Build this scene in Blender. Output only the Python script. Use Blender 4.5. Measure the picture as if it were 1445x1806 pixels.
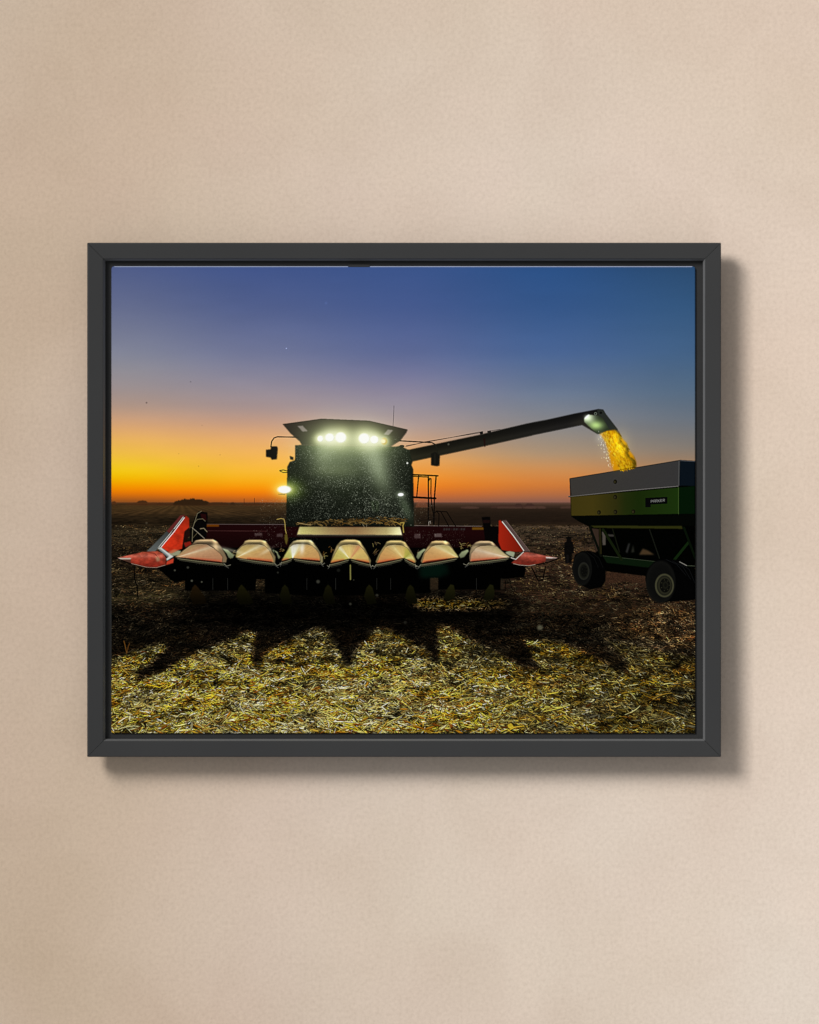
import bpy, bmesh, math
import numpy as np
from mathutils import Vector

# ------------------------------------------------------------------ scale: one unit of the print grid = 0.45 mm
S = 0.00045
CX, CY = 722.5, 903.0                      # picture centre on that grid
Y_FACE = -0.0250                           # front plane of the frame; the wall plane is y = 0
def P(x, y, depth=0.0):                    # grid position on the frame's front plane, depth metres behind it
    return Vector(((x - CX) * S, Y_FACE + depth, (CY - y) * S))

sc = bpy.context.scene
for o in list(bpy.data.objects): bpy.data.objects.remove(o)
col_ = sc.collection

# ------------------------------------------------------------------ camera
cam = bpy.data.cameras.new('camera'); cam_o = bpy.data.objects.new('camera', cam); col_.objects.link(cam_o)
DIST = 3.2
cam_o.location = (0, Y_FACE - DIST, 0); cam_o.rotation_euler = (math.pi / 2, 0, 0)
cam.sensor_fit = 'VERTICAL'; cam.sensor_height = 24.0
cam.lens = 24.0 * DIST / (1806 * S); cam.clip_start = 0.05; cam.clip_end = 50
sc.camera = cam_o

# ------------------------------------------------------------------ light: a soft room and one window-like lamp up to the left
w = bpy.data.worlds.new('World'); sc.world = w; w.use_nodes = True
bg = w.node_tree.nodes['Background']; bg.inputs[0].default_value = (0.965, 0.985, 1.0, 1); bg.inputs[1].default_value = 0.37
lt = bpy.data.lights.new('window_lamp', 'AREA'); lt.shape = 'SQUARE'; lt.size = 2.1; lt.energy = 31.0; lt.color = (1.0, 0.99, 0.975); lt.spread = math.radians(40)
lo = bpy.data.objects.new('window_lamp', lt); col_.objects.link(lo)
ldir = Vector((-0.70, -1.0, 0.72)).normalized()
lo.location = ldir * 5.6
aim = Vector((1.45, 0, -0.75))
lo.rotation_euler = (aim - lo.location).to_track_quat('-Z', 'Y').to_euler()

sc.view_settings.view_transform = 'Standard'; sc.view_settings.look = 'None'
sc.view_settings.exposure = 0.0; sc.view_settings.gamma = 1.0; sc.view_settings.use_curve_mapping = False

# ------------------------------------------------------------------ the ink of the print
# The framed thing is a flat photographic print. Its ink is computed here, stroke by stroke, on a
# pixel sheet in the units of the print (X 196..1227, Y 469..1294), then used as the print's colour.
PX0, PY0, PX1, PY1, SS = 194.0, 467.0, 1229.0, 1296.0, 2
rng = np.random.RandomState(7)

def frm(ox, oy, s):
    return lambda pts: [(ox + x / s, oy + y / s) for x, y in pts]
A = frm(460, 690, 4.8167); B = frm(190, 860, 4.8167); C_ = frm(480, 860, 4.8167); D = frm(740, 860, 4.8167)
E = frm(700, 690, 4.8167); F = frm(940, 690, 4.8167); G = frm(970, 800, 5.352); I = frm(480, 900, 9.633)

# outlines shared by the ink and by the printed shapes
CAB_ROOF = A([(185,278),(515,233),(920,250),(1248,325),(1235,352),(1185,418),(1100,470),(350,460),(330,425),(250,355),(195,290)])
CAB_BODY = A([(292,458),(350,455),(1100,468),(1150,470),(1185,462),(1215,478),(1262,500),(1290,600),(1280,625),(1295,660),(1300,975),(1302,1150),(215,1150),(218,940),(225,640),(245,600),(290,585)])
AUGER = E([(60,505),(700,370),(900,322),(1100,275),(1270,240)]) + F([(0,268),(350,190),(560,150),(600,155),(620,190),(720,320),(728,337),(640,345),(550,362),(420,285),(0,372)]) + E([(1150,375),(745,465),(370,545),(135,595),(90,610)])
STREAM = F([(570,362),(640,335),(700,328),(745,368),(762,400),(800,440),(820,500),(860,548),(878,600),(880,640),(690,676),(670,620),(650,540),(625,450),(600,400)])
WAGON = G([(190,235),(1235,62),(1376,70),(1376,1380),(1100,1400),(1000,1360),(930,1280),(905,1160),(540,1110),(525,1200),(490,1260),(380,1280),(300,1240),(240,1180),(215,1090),(240,960),(300,925),(370,920),(440,935),(375,690),(280,640),(205,592)])
PERSON = G([(160,795),(178,785),(200,795),(204,822),(222,842),(230,940),(212,945),(205,1038),(150,1034),(138,940),(138,842),(160,828)])
HEADER = [(208,985)] + B([(290,548),(325,545),(500,370),(615,235),(660,228),(690,260),(690,330),(740,240),(770,200),(845,210),(845,310)]) + [(500,924)] + D([(0,325),(530,328),(535,250),(600,250),(605,335),(675,330),(690,275),(735,272),(940,545),(1080,578),(1180,598),(1040,640),(910,690),(890,760),(720,790),(690,865)]) + B([(655,875),(655,790),(570,810),(520,790),(410,685),(200,645)])
SN = []   # snouts: (frame, tip, cone outline, hood outline, ramp of (angle fraction left to right, colour))
SN.append((B,(568,590),[(568,590),(640,535),(700,492),(760,478),(840,482),(900,515),(950,555),(977,592),(970,635),(700,602)],
  [(640,540),(720,478),(745,450),(790,440),(890,438),(930,460),(960,500),(990,550),(1012,600),(1005,637),(970,637),(977,592),(950,555),(895,508),(840,480),(760,475),(700,490)],
  [(0,(166,134,94)),(.25,(188,148,104)),(.42,(206,150,112)),(.53,(246,222,190)),(.62,(222,172,132)),(.8,(206,144,106)),(1,(198,118,86))]))
SN.append((B,(1085,592),[(1085,592),(1100,540),(1140,497),(1180,481),(1280,481),(1330,492),(1370,530),(1400,590),(1410,630),(1390,632),(1150,606)],
  [(1085,580),(1100,530),(1150,480),(1165,455),(1200,442),(1290,442),(1340,455),(1370,490),(1400,550),(1425,590),(1420,642),(1392,636),(1400,590),(1370,530),(1330,492),(1280,481),(1180,481),(1140,497)],
  [(0,(176,156,92)),(.3,(200,172,106)),(.5,(216,184,116)),(.6,(250,236,196)),(.69,(224,180,110)),(.85,(216,160,96)),(1,(212,140,80))]))
SN.append((I,(345,812),[(160,862),(215,760),(300,622),(360,582),(430,572),(600,578),(680,600),(740,660),(790,720),(815,800),(815,858),(400,818),(345,812)],
  [(160,855),(250,700),(300,590),(360,530),(430,505),(560,498),(660,510),(710,560),(770,640),(830,740),(865,800),(862,892),(818,888),(815,800),(790,720),(740,660),(680,600),(600,578),(430,572),(360,582),(300,622)],
  [(0,(190,178,92)),(.36,(206,204,112)),(.44,(222,222,150)),(.5,(255,255,250)),(.62,(255,255,246)),(.68,(240,226,170)),(.76,(226,178,104)),(.88,(218,166,98)),(1,(214,146,80))]))
SN.append((C_,(662,603),[(495,642),(535,560),(570,502),(600,487),(660,481),(740,488),(780,530),(820,590),(828,638),(662,603)],
  [(495,640),(520,560),(550,490),(585,455),(630,440),(700,440),(745,455),(790,520),(825,590),(840,620),(832,662),(826,640),(820,590),(780,530),(740,488),(660,481),(600,487),(570,502),(535,560)],
  [(0,(204,166,82)),(.1,(206,188,96)),(.24,(214,202,108)),(.3,(255,248,214)),(.36,(234,206,122)),(.5,(236,206,124)),(.62,(226,176,112)),(.68,(214,140,96)),(.74,(228,190,110)),(.9,(218,184,104)),(1,(210,158,84))]))
SN.append((C_,(1120,598),[(890,642),(920,565),(960,507),(990,491),(1040,484),(1110,491),(1150,515),(1190,570),(1215,620),(1212,642),(1120,598)],
  [(880,630),(905,570),(950,500),(975,460),(1010,447),(1090,448),(1130,465),(1165,510),(1200,570),(1225,625),(1215,645),(1190,570),(1150,515),(1110,491),(1040,484),(990,491),(960,507),(920,565),(890,642)],
  [(0,(214,136,78)),(.1,(216,156,90)),(.2,(220,176,108)),(.28,(244,220,152)),(.33,(232,196,120)),(.45,(222,190,108)),(.55,(186,174,74)),(.7,(170,166,70)),(.85,(224,220,140)),(1,(196,170,90))]))
SN.append((D,(335,593),[(20,642),(45,560),(100,502),(135,489),(200,484),(250,491),(280,520),(320,570),(335,593),(250,602),(60,627)],
  [(12,625),(40,550),(80,490),(105,460),(140,450),(220,452),(255,470),(280,512),(300,545),(280,520),(250,491),(200,484),(135,489),(100,502),(45,560),(20,642)],
  [(0,(228,136,74)),(.08,(226,150,84)),(.25,(222,166,100)),(.4,(236,190,124)),(.5,(246,230,172)),(.62,(218,202,132)),(1,(184,174,110))]))
SN.append((D,(775,592),[(430,628),(440,560),(480,511),(520,496),(600,490),(660,501),(720,555),(775,592),(660,607)],
  [(425,602),(430,540),(450,490),(480,465),(520,452),(590,452),(620,462),(650,490),(700,540),(660,501),(600,490),(520,496),(480,511),(440,560),(430,625)],
  [(0,(200,122,90)),(.1,(206,136,102)),(.28,(222,178,146)),(.4,(244,222,200)),(.52,(214,186,146)),(.75,(196,178,132)),(1,(166,150,112))]))
CONE_L = B([(78,598),(130,585),(290,548),(420,540),(470,560),(495,600),(490,655),(410,678),(330,675),(200,642)])
CONE_R = D([(780,640),(890,550),(930,548),(1080,580),(1180,598),(1040,640),(930,662),(850,657)])
PANEL_L = B([(325,545),(500,370),(615,235),(660,230),(690,260),(690,340),(655,370),(630,520),(600,530),(530,575),(420,512)])
PANEL_R = D([(675,280),(690,275),(735,275),(940,545),(890,545),(790,545),(700,530),(672,460)])
PLATE = C_([(232,333),(1088,335),(1105,402),(212,398)])
GREY_SIDE = G([(190,235),(1235,62),(1235,300),(1215,303),(205,402)])
GREEN_SIDE = G([(200,408),(1222,318),(1222,570),(205,590)])
TYRE_L = G([(240,960),(300,925),(370,920),(430,945),(480,1000),(525,1080),(525,1200),(490,1260),(380,1280),(300,1240),(240,1180),(215,1090)])
TYRE_R = G([(905,1180),(930,1080),(990,1020),(1080,998),(1180,1000),(1260,1040),(1330,1100),(1376,1180),(1376,1376),(1100,1400),(1000,1360),(930,1280)])
DECAL = G([(905,418),(1112,408),(1112,472),(955,480),(955,505),(905,507)])

def paint_print():
    W, H = int((PX1 - PX0) * SS), int((PY1 - PY0) * SS)
    img = np.zeros((H, W, 3), np.float32)
    XX = (PX0 + (np.arange(W) + .5) / SS).astype(np.float32)
    YY = (PY0 + (np.arange(H) + .5) / SS).astype(np.float32)
    col = lambda c: np.array(c, np.float32) / 255.

    def box1(a, r, ax):
        if r < 1: return a
        pad = [(0, 0)] * a.ndim; pad[ax] = (r + 1, r)
        c = np.cumsum(np.pad(a, pad, mode='edge'), axis=ax, dtype=np.float64)
        n = a.shape[ax]
        hi = np.take(c, np.arange(2 * r + 1, 2 * r + 1 + n), axis=ax); lo = np.take(c, np.arange(0, n), axis=ax)
        return ((hi - lo) / (2 * r + 1)).astype(np.float32)
    def blur(a, s):                               # s in print units
        r = int(round(s * SS * .95))
        for _ in range(3):
            a = box1(box1(a, r, 0), r, 1)
        return a
    def crop(x0, y0, x1, y1):
        i0 = max(0, int((x0 - PX0) * SS)); i1 = min(W, int(math.ceil((x1 - PX0) * SS)) + 1)
        j0 = max(0, int((y0 - PY0) * SS)); j1 = min(H, int(math.ceil((y1 - PY0) * SS)) + 1)
        return (i0, max(i1, i0 + 1), j0, max(j1, j0 + 1))
    def put(c, mask, colour, alpha=1.):
        i0, i1, j0, j1 = c
        m = (mask * alpha)[..., None]
        v = img[j0:j1, i0:i1]
        if callable(colour):
            colour = colour(XX[None, i0:i1] + 0 * YY[j0:j1, None], YY[j0:j1, None] + 0 * XX[None, i0:i1])
        else:
            colour = col(colour)
        img[j0:j1, i0:i1] = v * (1 - m) + colour * m
    def polymask(pts, feather=0.):
        xs = [p[0] for p in pts]; ys = [p[1] for p in pts]; f = 3 * feather + 1
        c = crop(min(xs) - f, min(ys) - f, max(xs) + f, max(ys) + f)
        gx, gy = XX[None, c[0]:c[1]], YY[c[2]:c[3], None]
        m = np.zeros((c[3] - c[2], c[1] - c[0]), bool)
        for k in range(len(pts)):
            (ax, ay), (bx, by) = pts[k - 1], pts[k]
            if ay == by: continue
            m ^= ((ay > gy) != (by > gy)) & (gx < (bx - ax) * (gy - ay) / (by - ay) + ax)
        m = m.astype(np.float32)
        return c, (blur(m, feather) if feather else m)
    def poly(pts, colour, alpha=1., feather=0.):
        c, m = polymask(pts, feather); put(c, m, colour, alpha)
    def line(pts, w, colour, alpha=1., soft=.35):
        xs = [p[0] for p in pts]; ys = [p[1] for p in pts]
        c = crop(min(xs) - w - 2, min(ys) - w - 2, max(xs) + w + 2, max(ys) + w + 2)
        gx, gy = XX[None, c[0]:c[1]], YY[c[2]:c[3], None]
        d = np.full((c[3] - c[2], c[1] - c[0]), 1e9, np.float32)
        for (ax, ay), (bx, by) in zip(pts, pts[1:]):
            L = (bx - ax) ** 2 + (by - ay) ** 2 + 1e-9
            t = np.clip(((gx - ax) * (bx - ax) + (gy - ay) * (by - ay)) / L, 0, 1)
            d = np.minimum(d, (gx - ax - t * (bx - ax)) ** 2 + (gy - ay - t * (by - ay)) ** 2)
        put(c, np.clip((w / 2 - np.sqrt(d)) / soft + .5, 0, 1), colour, alpha)
    def oval(x, y, rx, ry, colour, alpha=1., soft=.1, rot=0.):
        R_ = max(rx, ry) + 2
        c = crop(x - R_, y - R_, x + R_, y + R_)
        gx, gy = XX[None, c[0]:c[1]] - x, YY[c[2]:c[3], None] - y
        ca, sa = math.cos(rot), math.sin(rot)
        q = np.sqrt(((gx * ca + gy * sa) / rx) ** 2 + ((-gx * sa + gy * ca) / ry) ** 2)
        put(c, np.clip((1 - q) / soft + .5, 0, 1), colour, alpha)
    def glow(x, y, sx, sy, colour, k, rot=0., p=2.):
        R_ = max(sx, sy) * 3.2
        c = crop(x - R_, y - R_, x + R_, y + R_); i0, i1, j0, j1 = c
        gx, gy = XX[None, i0:i1] - x, YY[j0:j1, None] - y
        ca, sa = math.cos(rot), math.sin(rot)
        q = np.sqrt(((gx * ca + gy * sa) / sx) ** 2 + ((-gx * sa + gy * ca) / sy) ** 2)
        g = (np.exp(-q ** p) * k * np.clip((3.2 - q) / .8, 0, 1))[..., None] * col(colour)
        img[j0:j1, i0:i1] = 1 - (1 - img[j0:j1, i0:i1]) * (1 - np.clip(g, 0, 1))
    def noise(cx, cy, seed, octaves=1):           # smooth value noise 0..1, cell size in print units
        out = np.zeros((H, W), np.float32); amp = 1.; tot = 0.
        r = np.random.RandomState(seed)
        for _ in range(octaves):
            gx, gy = (XX - PX0) / cx, (YY - PY0) / cy
            t = r.rand(int(gy[-1]) + 3, int(gx[-1]) + 3).astype(np.float32)
            ix, iy = gx.astype(int), gy.astype(int)
            fx, fy = gx - ix, gy - iy
            fx, fy = (fx * fx * (3 - 2 * fx))[None], (fy * fy * (3 - 2 * fy))[:, None]
            rows = t[iy] * (1 - fy) + t[iy + 1] * fy
            out += amp * (rows[:, ix] * (1 - fx) + rows[:, ix + 1] * fx)
            tot += amp; amp *= .55; cx /= 2.1; cy /= 2.1
        return out / tot

    # ---- sky
    cols = [(196, [(469,(86,96,140)),(540,(108,113,146)),(620,(138,138,156)),(650,(152,147,155)),(683,(163,150,150)),(715,(184,156,140)),(738,(212,166,130)),(757,(230,174,114)),(778,(244,187,94)),(800,(250,197,72)),(820,(253,208,42)),(831,(254,210,22)),(842,(254,196,4)),(853,(255,170,0)),(864,(252,138,0)),(873,(226,114,14)),(883,(160,88,34)),(890,(110,66,36))]),
            (450, [(469,(70,87,141)),(540,(86,97,142)),(620,(116,119,151)),(660,(140,136,157)),(690,(156,145,155)),(720,(174,151,148)),(745,(202,160,136)),(770,(232,174,118)),(800,(250,186,92)),(830,(255,190,58)),(845,(255,182,32)),(860,(255,156,10)),(870,(250,126,8)),(880,(205,104,34)),(890,(130,76,42))]),
            (715, [(469,(62,84,138)),(540,(72,89,140)),(620,(96,105,148)),(660,(120,121,155)),(690,(140,134,156)),(720,(155,145,155)),(750,(178,156,150)),(780,(208,163,128)),(810,(234,167,92)),(840,(245,152,50)),(858,(242,132,30)),(872,(214,110,46)),(885,(160,95,66)),(892,(130,84,66))]),
            (970, [(469,(45,79,131)),(540,(55,85,135)),(620,(75,99,145)),(660,(94,112,146)),(690,(106,121,146)),(720,(122,128,141)),(760,(142,136,132)),(800,(174,146,117)),(830,(206,141,82)),(855,(206,121,54)),(872,(178,106,64)),(885,(138,93,80)),(892,(116,82,76))]),
            (1228, [(469,(45,74,110)),(540,(53,84,122)),(620,(68,95,130)),(690,(86,107,130)),(740,(106,114,125)),(790,(132,123,114)),(840,(176,126,84)),(870,(150,98,70)),(892,(112,82,74))])]
    stack = np.stack([np.stack([np.interp(YY, [p[0] for p in t], [p[1][k] for p in t]) for k in range(3)], -1) for _, t in cols])
    cx = np.array([c[0] for c in cols], float)
    f = np.interp(XX, cx, np.arange(len(cx))); k0 = np.minimum(f.astype(int), len(cx) - 2); fr = f - k0
    fr = (fr * fr * (3 - 2 * fr) * .5 + fr * .5)[None, :, None]
    jh = int((900 - PY0) * SS)
    img[:jh] = (stack[k0].transpose(1, 0, 2)[:jh] * (1 - fr) + stack[k0 + 1].transpose(1, 0, 2)[:jh] * fr) / 255.
    img[:jh] = blur(img[:jh], 5)
    img[:jh] += (np.float32([-1, 2, 3]) / 255.) * np.clip((690 - YY[:jh]) / 60, 0, 1)[:, None, None]
    soft_n = noise(160, 40, 3, 3)[:jh, :, None] - .5
    img[:jh] *= 1 + .05 * soft_n
    for x, y, r_, v in ((258,710,1.3,.55),(336,673,1.1,.75),(388,802,1,.85),(356,750,.9,.85),(575,534,2.2,1.1),(505,614,.9,1.7),(315,800,.9,.85),(350,822,.9,.8)):
        c = crop(x - 4, y - 4, x + 4, y + 4); i0, i1, j0, j1 = c
        m = np.exp(-((XX[None, i0:i1] - x) ** 2 + (YY[j0:j1, None] - y) ** 2) / r_ ** 2)[..., None]
        img[j0:j1, i0:i1] = np.clip(img[j0:j1, i0:i1] * (1 + (v - 1) * m), 0, 1)

    # ---- far ground
    j1_ = int((886 - PY0) * SS)
    yy = YY[j1_:]
    left = np.stack([np.interp(yy, [886,889,896,905,914,922,938,948,965,1000,1040,1056,1072,1300], v) for v in
                     ([96,70,72,64,40,30,52,46,26,30,40,46,16,18],[60,48,52,46,30,22,43,38,20,23,33,40,12,14],[34,26,28,26,18,13,28,25,14,15,19,22,8,6])], -1)
    right = np.stack([np.interp(yy, [886,890,896,905,920,926,929,936,950,980,1010,1050,1090,1300], v) for v in
                      ([104,72,47,38,35,42,70,58,48,47,44,40,31,22],[72,52,34,28,25,31,56,47,37,34,30,27,22,15],[60,41,25,20,18,21,42,35,27,24,21,18,13,7])], -1)
    u = np.clip((XX - 330) / 520., 0, 1)[None, :, None]
    g = (left[:, None] * (1 - u) + right[:, None] * u) / 255.
    img[j1_:] = g
    # plough rows fanning out of the horizon at the left, streaky stubble all over
    gx, gy = np.meshgrid(XX, yy)
    fan = np.sin((gx - 318) / np.maximum(gy - 884, 1.5) * 6.5 + 2 * (noise(60, 12, 21, 2)[j1_:] - .5))
    fanm = np.clip((918 - gy) / 14, 0, 1) * np.clip((gy - 889) / 4, 0, 1) * np.clip((700 - gx) / 150, 0, 1)
    img[j1_:] *= (1 + .09 * fan * fanm)[..., None]
    st = noise(9, 1.5, 5, 2)[j1_:] - .5
    st2 = noise(70, 9, 6, 3)[j1_:] - .5
    near = np.clip((gy - 890) / 60, .12, 1)
    corn = ((gx > 770) & (gy < 925)).astype(np.float32)
    img[j1_:] *= np.clip(1 + (1.5 * st * near + 1.1 * st2 * near) * (1 - .7 * corn), .15, 2.4)[..., None]
    # trees and masts on the skyline
    tr = (52, 34, 18)
    def trees(x0, x1, yb, h, colour, seed, alpha=1.):
        r = np.random.RandomState(seed); pts = [(x0, yb + 2)]
        n = max(4, int((x1 - x0) / 1.6))
        for k in range(n + 1):
            t = k / n
            pts.append((x0 + (x1 - x0) * t, yb - h * (math.sin(math.pi * t) ** .45) * (.72 + .28 * r.rand())))
        poly(pts + [(x1, yb + 2)], colour, alpha, .35)
    trees(196,205,888,5,(84,50,26),1); trees(240,261,888,6.5,(74,44,22),2); trees(222,300,888.5,2,(84,50,26),3)
    rt = np.random.RandomState(23)
    for q in range(15):
        x0 = 196 + 280 * rt.rand(); trees(x0, x0 + 6 + 30 * rt.rand(), 889, 1 + 2.2 * rt.rand() ** 2, (78,46,24), 30 + q)
    trees(305,370,889,10.5,tr,4); trees(320,362,889,9,tr,5); trees(366,402,888.5,3,(72,44,24),6); trees(406,414,888.5,3,(60,40,24),7)
    trees(866,945,894,4.2,(66,44,36),8,1.); trees(908,922,893,6,(62,42,36),9,1.); trees(926,944,893,6,(62,42,36),10,1.)
    rt = np.random.RandomState(19)
    for q in range(11):
        x0 = 800 + 200 * rt.rand(); trees(x0, x0 + 6 + 26 * rt.rand(), 894.6, .8 + 1.6 * rt.rand(), (80,56,46), 60 + q, .8)
    trees(733,755,893,10,(150,84,56),11,.45)
    line([(430.4,879.5),(430.4,889)], .8, (70,40,20)); line([(448.5,878.5),(448.5,889)], .8, (70,40,20))
    line([(196,889.5),(520,889.5)], 1.2, (58,38,22), .5); line([(770,894.5),(1008,894.8)], 1.2, (60,44,38), .4)

    # ---- lit ground
    LIT = [(190,1162),(215,1159),(240,1147),(262,1141),(296,1132),(290,1146),(268,1164),(240,1186),(238,1204),(290,1184),(320,1166),(345,1153),(372,1142),(402,1132),(425,1121),(441,1113),(450,1120),(446,1142),(442,1162),(450,1182),(472,1149),(492,1140),(516,1128),(542,1114),(566,1107),(580,1120),(592,1140),(606,1164),(615,1182),(630,1147),(645,1131),(655,1116),(668,1109),(684,1111),(702,1119),(722,1131),(742,1141),(764,1162),(774,1176),(776,1132),(773,1104),(790,1108),(815,1120),(840,1135),(862,1146),(884,1156),(915,1176),(954,1184),(930,1137),(917,1119),(906,1110),(926,1127),(950,1127),(986,1131),(1020,1146),(1050,1159),(1108,1190),(1104,1162),(1080,1141),(1062,1126),(1100,1134),(1140,1143),(1176,1151),(1235,1158),(1235,1310),(190,1310)]
    lit = np.zeros((H, W), np.float32)
    c, m = polymask(LIT, 3.0); lit[c[2]:c[3], c[0]:c[1]] = m
    wob = noise(14, 5, 31, 3)
    lit = np.clip(lit * 1.15 - .35 * (wob - .35) * (1 - np.abs(2 * lit - 1)), 0, 1)
    fx = np.interp(XX, [196,300,450,800,900,1000,1100,1227], [.92,1,1,1,.8,.6,.5,.42])[None]
    fy = np.interp(YY, [1100,1130,1170,1230,1296], [.5,.7,.88,1.,.98])[:, None]
    lit = lit * fx * fy
    band = np.zeros((H, W), np.float32)
    c, m = polymask([(722,1062),(745,1056),(800,1055),(860,1058),(905,1062),(880,1070),(845,1074),(800,1076),(745,1074)], 3); band[c[2]:c[3], c[0]:c[1]] = m * .42
    dim = np.clip((XX - 1040) / 130, 0, 1)[None] * np.interp(YY, [1065,1090,1150,1170], [0,.16,.16,0])[:, None]
    dim = np.clip(dim * (.4 + 1.2 * noise(50, 16, 33, 2)), 0, 1)
    dark = np.zeros((H, W), np.float32)       # the deep shade under and in front of the header
    c, m = polymask([(330,1040),(700,1030),(905,1040),(930,1070),(880,1100),(600,1104),(380,1102),(310,1080)], 14); dark[c[2]:c[3], c[0]:c[1]] = m
    amb = np.interp(YY, [925,960,1040,1075,1110,1300], [.145,.145,.165,.09,.065,.06])[:, None] * (1 - .72 * dark) * np.interp(XX, [196,400,700,1000,1227], [1.,.8,.7,.9,1.])[None]
    img *= np.where(YY > 1000, 1, 1)[:, None, None]
    img[int((1035 - PY0) * SS):] *= (1 - .85 * dark[int((1035 - PY0) * SS):])[..., None]
    clump = np.clip(.5 + 1.5 * (.55 * noise(30, 10, 40, 2) + .45 * noise(11, 4.5, 44, 2) - .5), 0, 1)
    warm = noise(46, 14, 41, 3)
    orient = noise(20, 9, 47, 3)
    pale = noise(60, 20, 48, 3)
    L_ = np.clip(lit + band + dim + amb, 0, 1.1)
    # bed of chaff beneath the straw
    bed = (noise(5, 2, 42, 2) * .7 + .3 * clump)[..., None]
    jl = int((1040 - PY0) * SS)
    bedc = col((92, 72, 20)) * bed * 1.2
    blend = np.clip(lit + band * 1.5, 0, 1)[jl:, :, None]
    img[jl:] = img[jl:] * (1 - blend) + (bedc[jl:] * L_[jl:, :, None]) * blend
    pal = np.array([(244,238,184),(232,222,148),(216,194,86),(204,166,50),(178,138,36),(150,126,46),(132,126,60),(112,70,16),(70,44,10),(30,20,6),(12,9,3)], np.float32) / 255.
    prob = np.array([.035,.085,.12,.14,.15,.16,.12,.10,.05,.03,.02]); prob /= prob.sum()
    paln = np.array([(96,82,60),(80,66,44),(74,58,36),(68,48,30),(60,41,25),(52,40,26),(42,31,20),(30,21,13),(16,11,7)], np.float32) / 255. * 6.6
    def straw(n, ylo, yhi, power, scale=1., boost=1., tilt=.36, kinds=9):
        y = ylo + (yhi - ylo) * rng.rand(n) ** power
        x = 192 + 1040 * rng.rand(n)
        o = np.argsort(y, kind='stable'); y, x = y[o], x[o]
        d = np.interp(y, [925,1000,1100,1200,1296], [2.3,3.8,6.6,10.2,15.5]) * scale
        ln = d * (.35 + 1.5 * rng.rand(n) ** 2.2)
        wd = np.interp(y, [925,1100,1200,1296], [.5,.72,.95,1.3]) * (.5 + 1.1 * rng.rand(n) ** 1.5) * np.sqrt(scale)
        flow = np.interp(x, [196,500,800,1227], [.22,.05,-.12,-.3])
        oi = orient[np.clip(((y - PY0) * SS).astype(int), 0, H - 1), np.clip(((x - PX0) * SS).astype(int), 0, W - 1)]
        an = -flow + (oi - .5) * 1.8 + rng.randn(n) * tilt * 1.25 + (rng.rand(n) < .12) * rng.randn(n) * .9
        bend = rng.randn(n) * .13 * ln
        ji = np.clip(((y - PY0) * SS).astype(int), 0, H - 1); ii = np.clip(((x - PX0) * SS).astype(int), 0, W - 1)
        Lv = L_[ji, ii]; litv = np.clip((lit + band)[ji, ii] * 2.2, 0, 1)
        ci = rng.choice(len(pal), n, p=prob); cn = rng.randint(0, kinds, n)
        wv = warm[ji, ii]; cv = clump[ji, ii]; pv = np.clip((pale[ji, ii] - .42) * 2.2, -.1, .5)[:, None]
        base = pal[ci] * litv[:, None] * Lv[:, None] + paln[cn] * ((1 - litv) * np.minimum(Lv, .2))[:, None]
        tint = np.stack([1 + .0 * wv, 1 - .4 * np.clip(wv - .5, 0, 1), 1 - .9 * np.clip(wv - .45, 0, 1)], -1)
        base = base * (1 - pv) + pv * (base.mean(-1, keepdims=True) * np.float32([1.12, 1.04, .78]))
        base = base * tint * (boost * (.55 + .9 * rng.rand(n)) * np.clip(.1 + 1.6 * cv, .15, 1.25))[:, None]
        K = int(max(6, math.ceil(ln.max() * SS * 1.25)))
        t = np.linspace(-.5, .5, K)[None]
        ca, sa = np.cos(an)[:, None], np.sin(an)[:, None]
        px = t * ln[:, None]; py = (t * t - .08) * 4 * bend[:, None] * .5
        sx = x[:, None] + px * ca - py * sa; sy = y[:, None] + (px * sa + py * ca) * .8
        taper = (1 - (2 * np.abs(t)) ** 3)
        offs = [(1.3, .18), (-.5, .72), (.35, .62), (0., 1.), (-.2, 1.18)]
        # dark underside first, then the blade: painted blade after blade so near ones lie over far ones
        px_all, py_all, cc = [], [], []
        for of, sh in offs:
            yy_ = sy + of * wd[:, None] * taper
            px_all.append(sx); py_all.append(yy_); cc.append(np.broadcast_to(np.float32(sh), sx.shape))
        SX = np.stack(px_all, 1); SY = np.stack(py_all, 1); SH = np.stack(cc, 1)      # n, offsets, K
        ix = ((SX - PX0) * SS).astype(np.int32); iy = ((SY - PY0) * SS).astype(np.int32)
        ok = (ix >= 0) & (ix < W) & (iy >= 0) & (iy < H)
        cl = base[:, None, None, :] * SH[..., None]
        img[iy[ok], ix[ok]] = np.clip(cl[ok], 0, 1)
    straw(30000, 926, 1120, 1.0, .8, .95, .3, 6)
    straw(22000, 1085, 1300, 1.0, 1., .5)
    straw(19000, 1085, 1300, .95, .9, .85)
    straw(15000, 1095, 1300, .9, .62, 1.18)
    straw(1800, 1120, 1300, .8, 1.4, 1.0, .6)
    straw(300, 1150, 1300, .8, 2.1, 1.05, .7)
    # husks and leaves
    for k in range(700):
        y = 1120 + 176 * rng.rand() ** .8; x = 196 + 1031 * rng.rand()
        ji, ii = int((y - PY0) * SS), int((x - PX0) * SS)
        lv = float(L_[min(ji, H - 1), min(ii, W - 1)])
        if lv < .3: continue
        s = np.interp(y, [1120,1296], [1.5,4.4]) * (.45 + 1.1 * rng.rand() ** 1.5)
        cc = [(238,226,170),(222,180,60),(206,140,30),(150,80,18),(226,214,120)][rng.randint(5)]
        a_ = rng.randn() * .6
        q = [(x + s * (u_ * math.cos(a_) - v_ * math.sin(a_)), y + s * (u_ * math.sin(a_) + v_ * math.cos(a_)) * .7) for u_, v_ in ((-1.8,0),(-.5,-.4),(1.1,-.22),(1.9,.12),(.2,.4))]
        poly([(px_ + .4, py_ + 1.) for px_, py_ in q], (10, 7, 2), .7)
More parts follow.
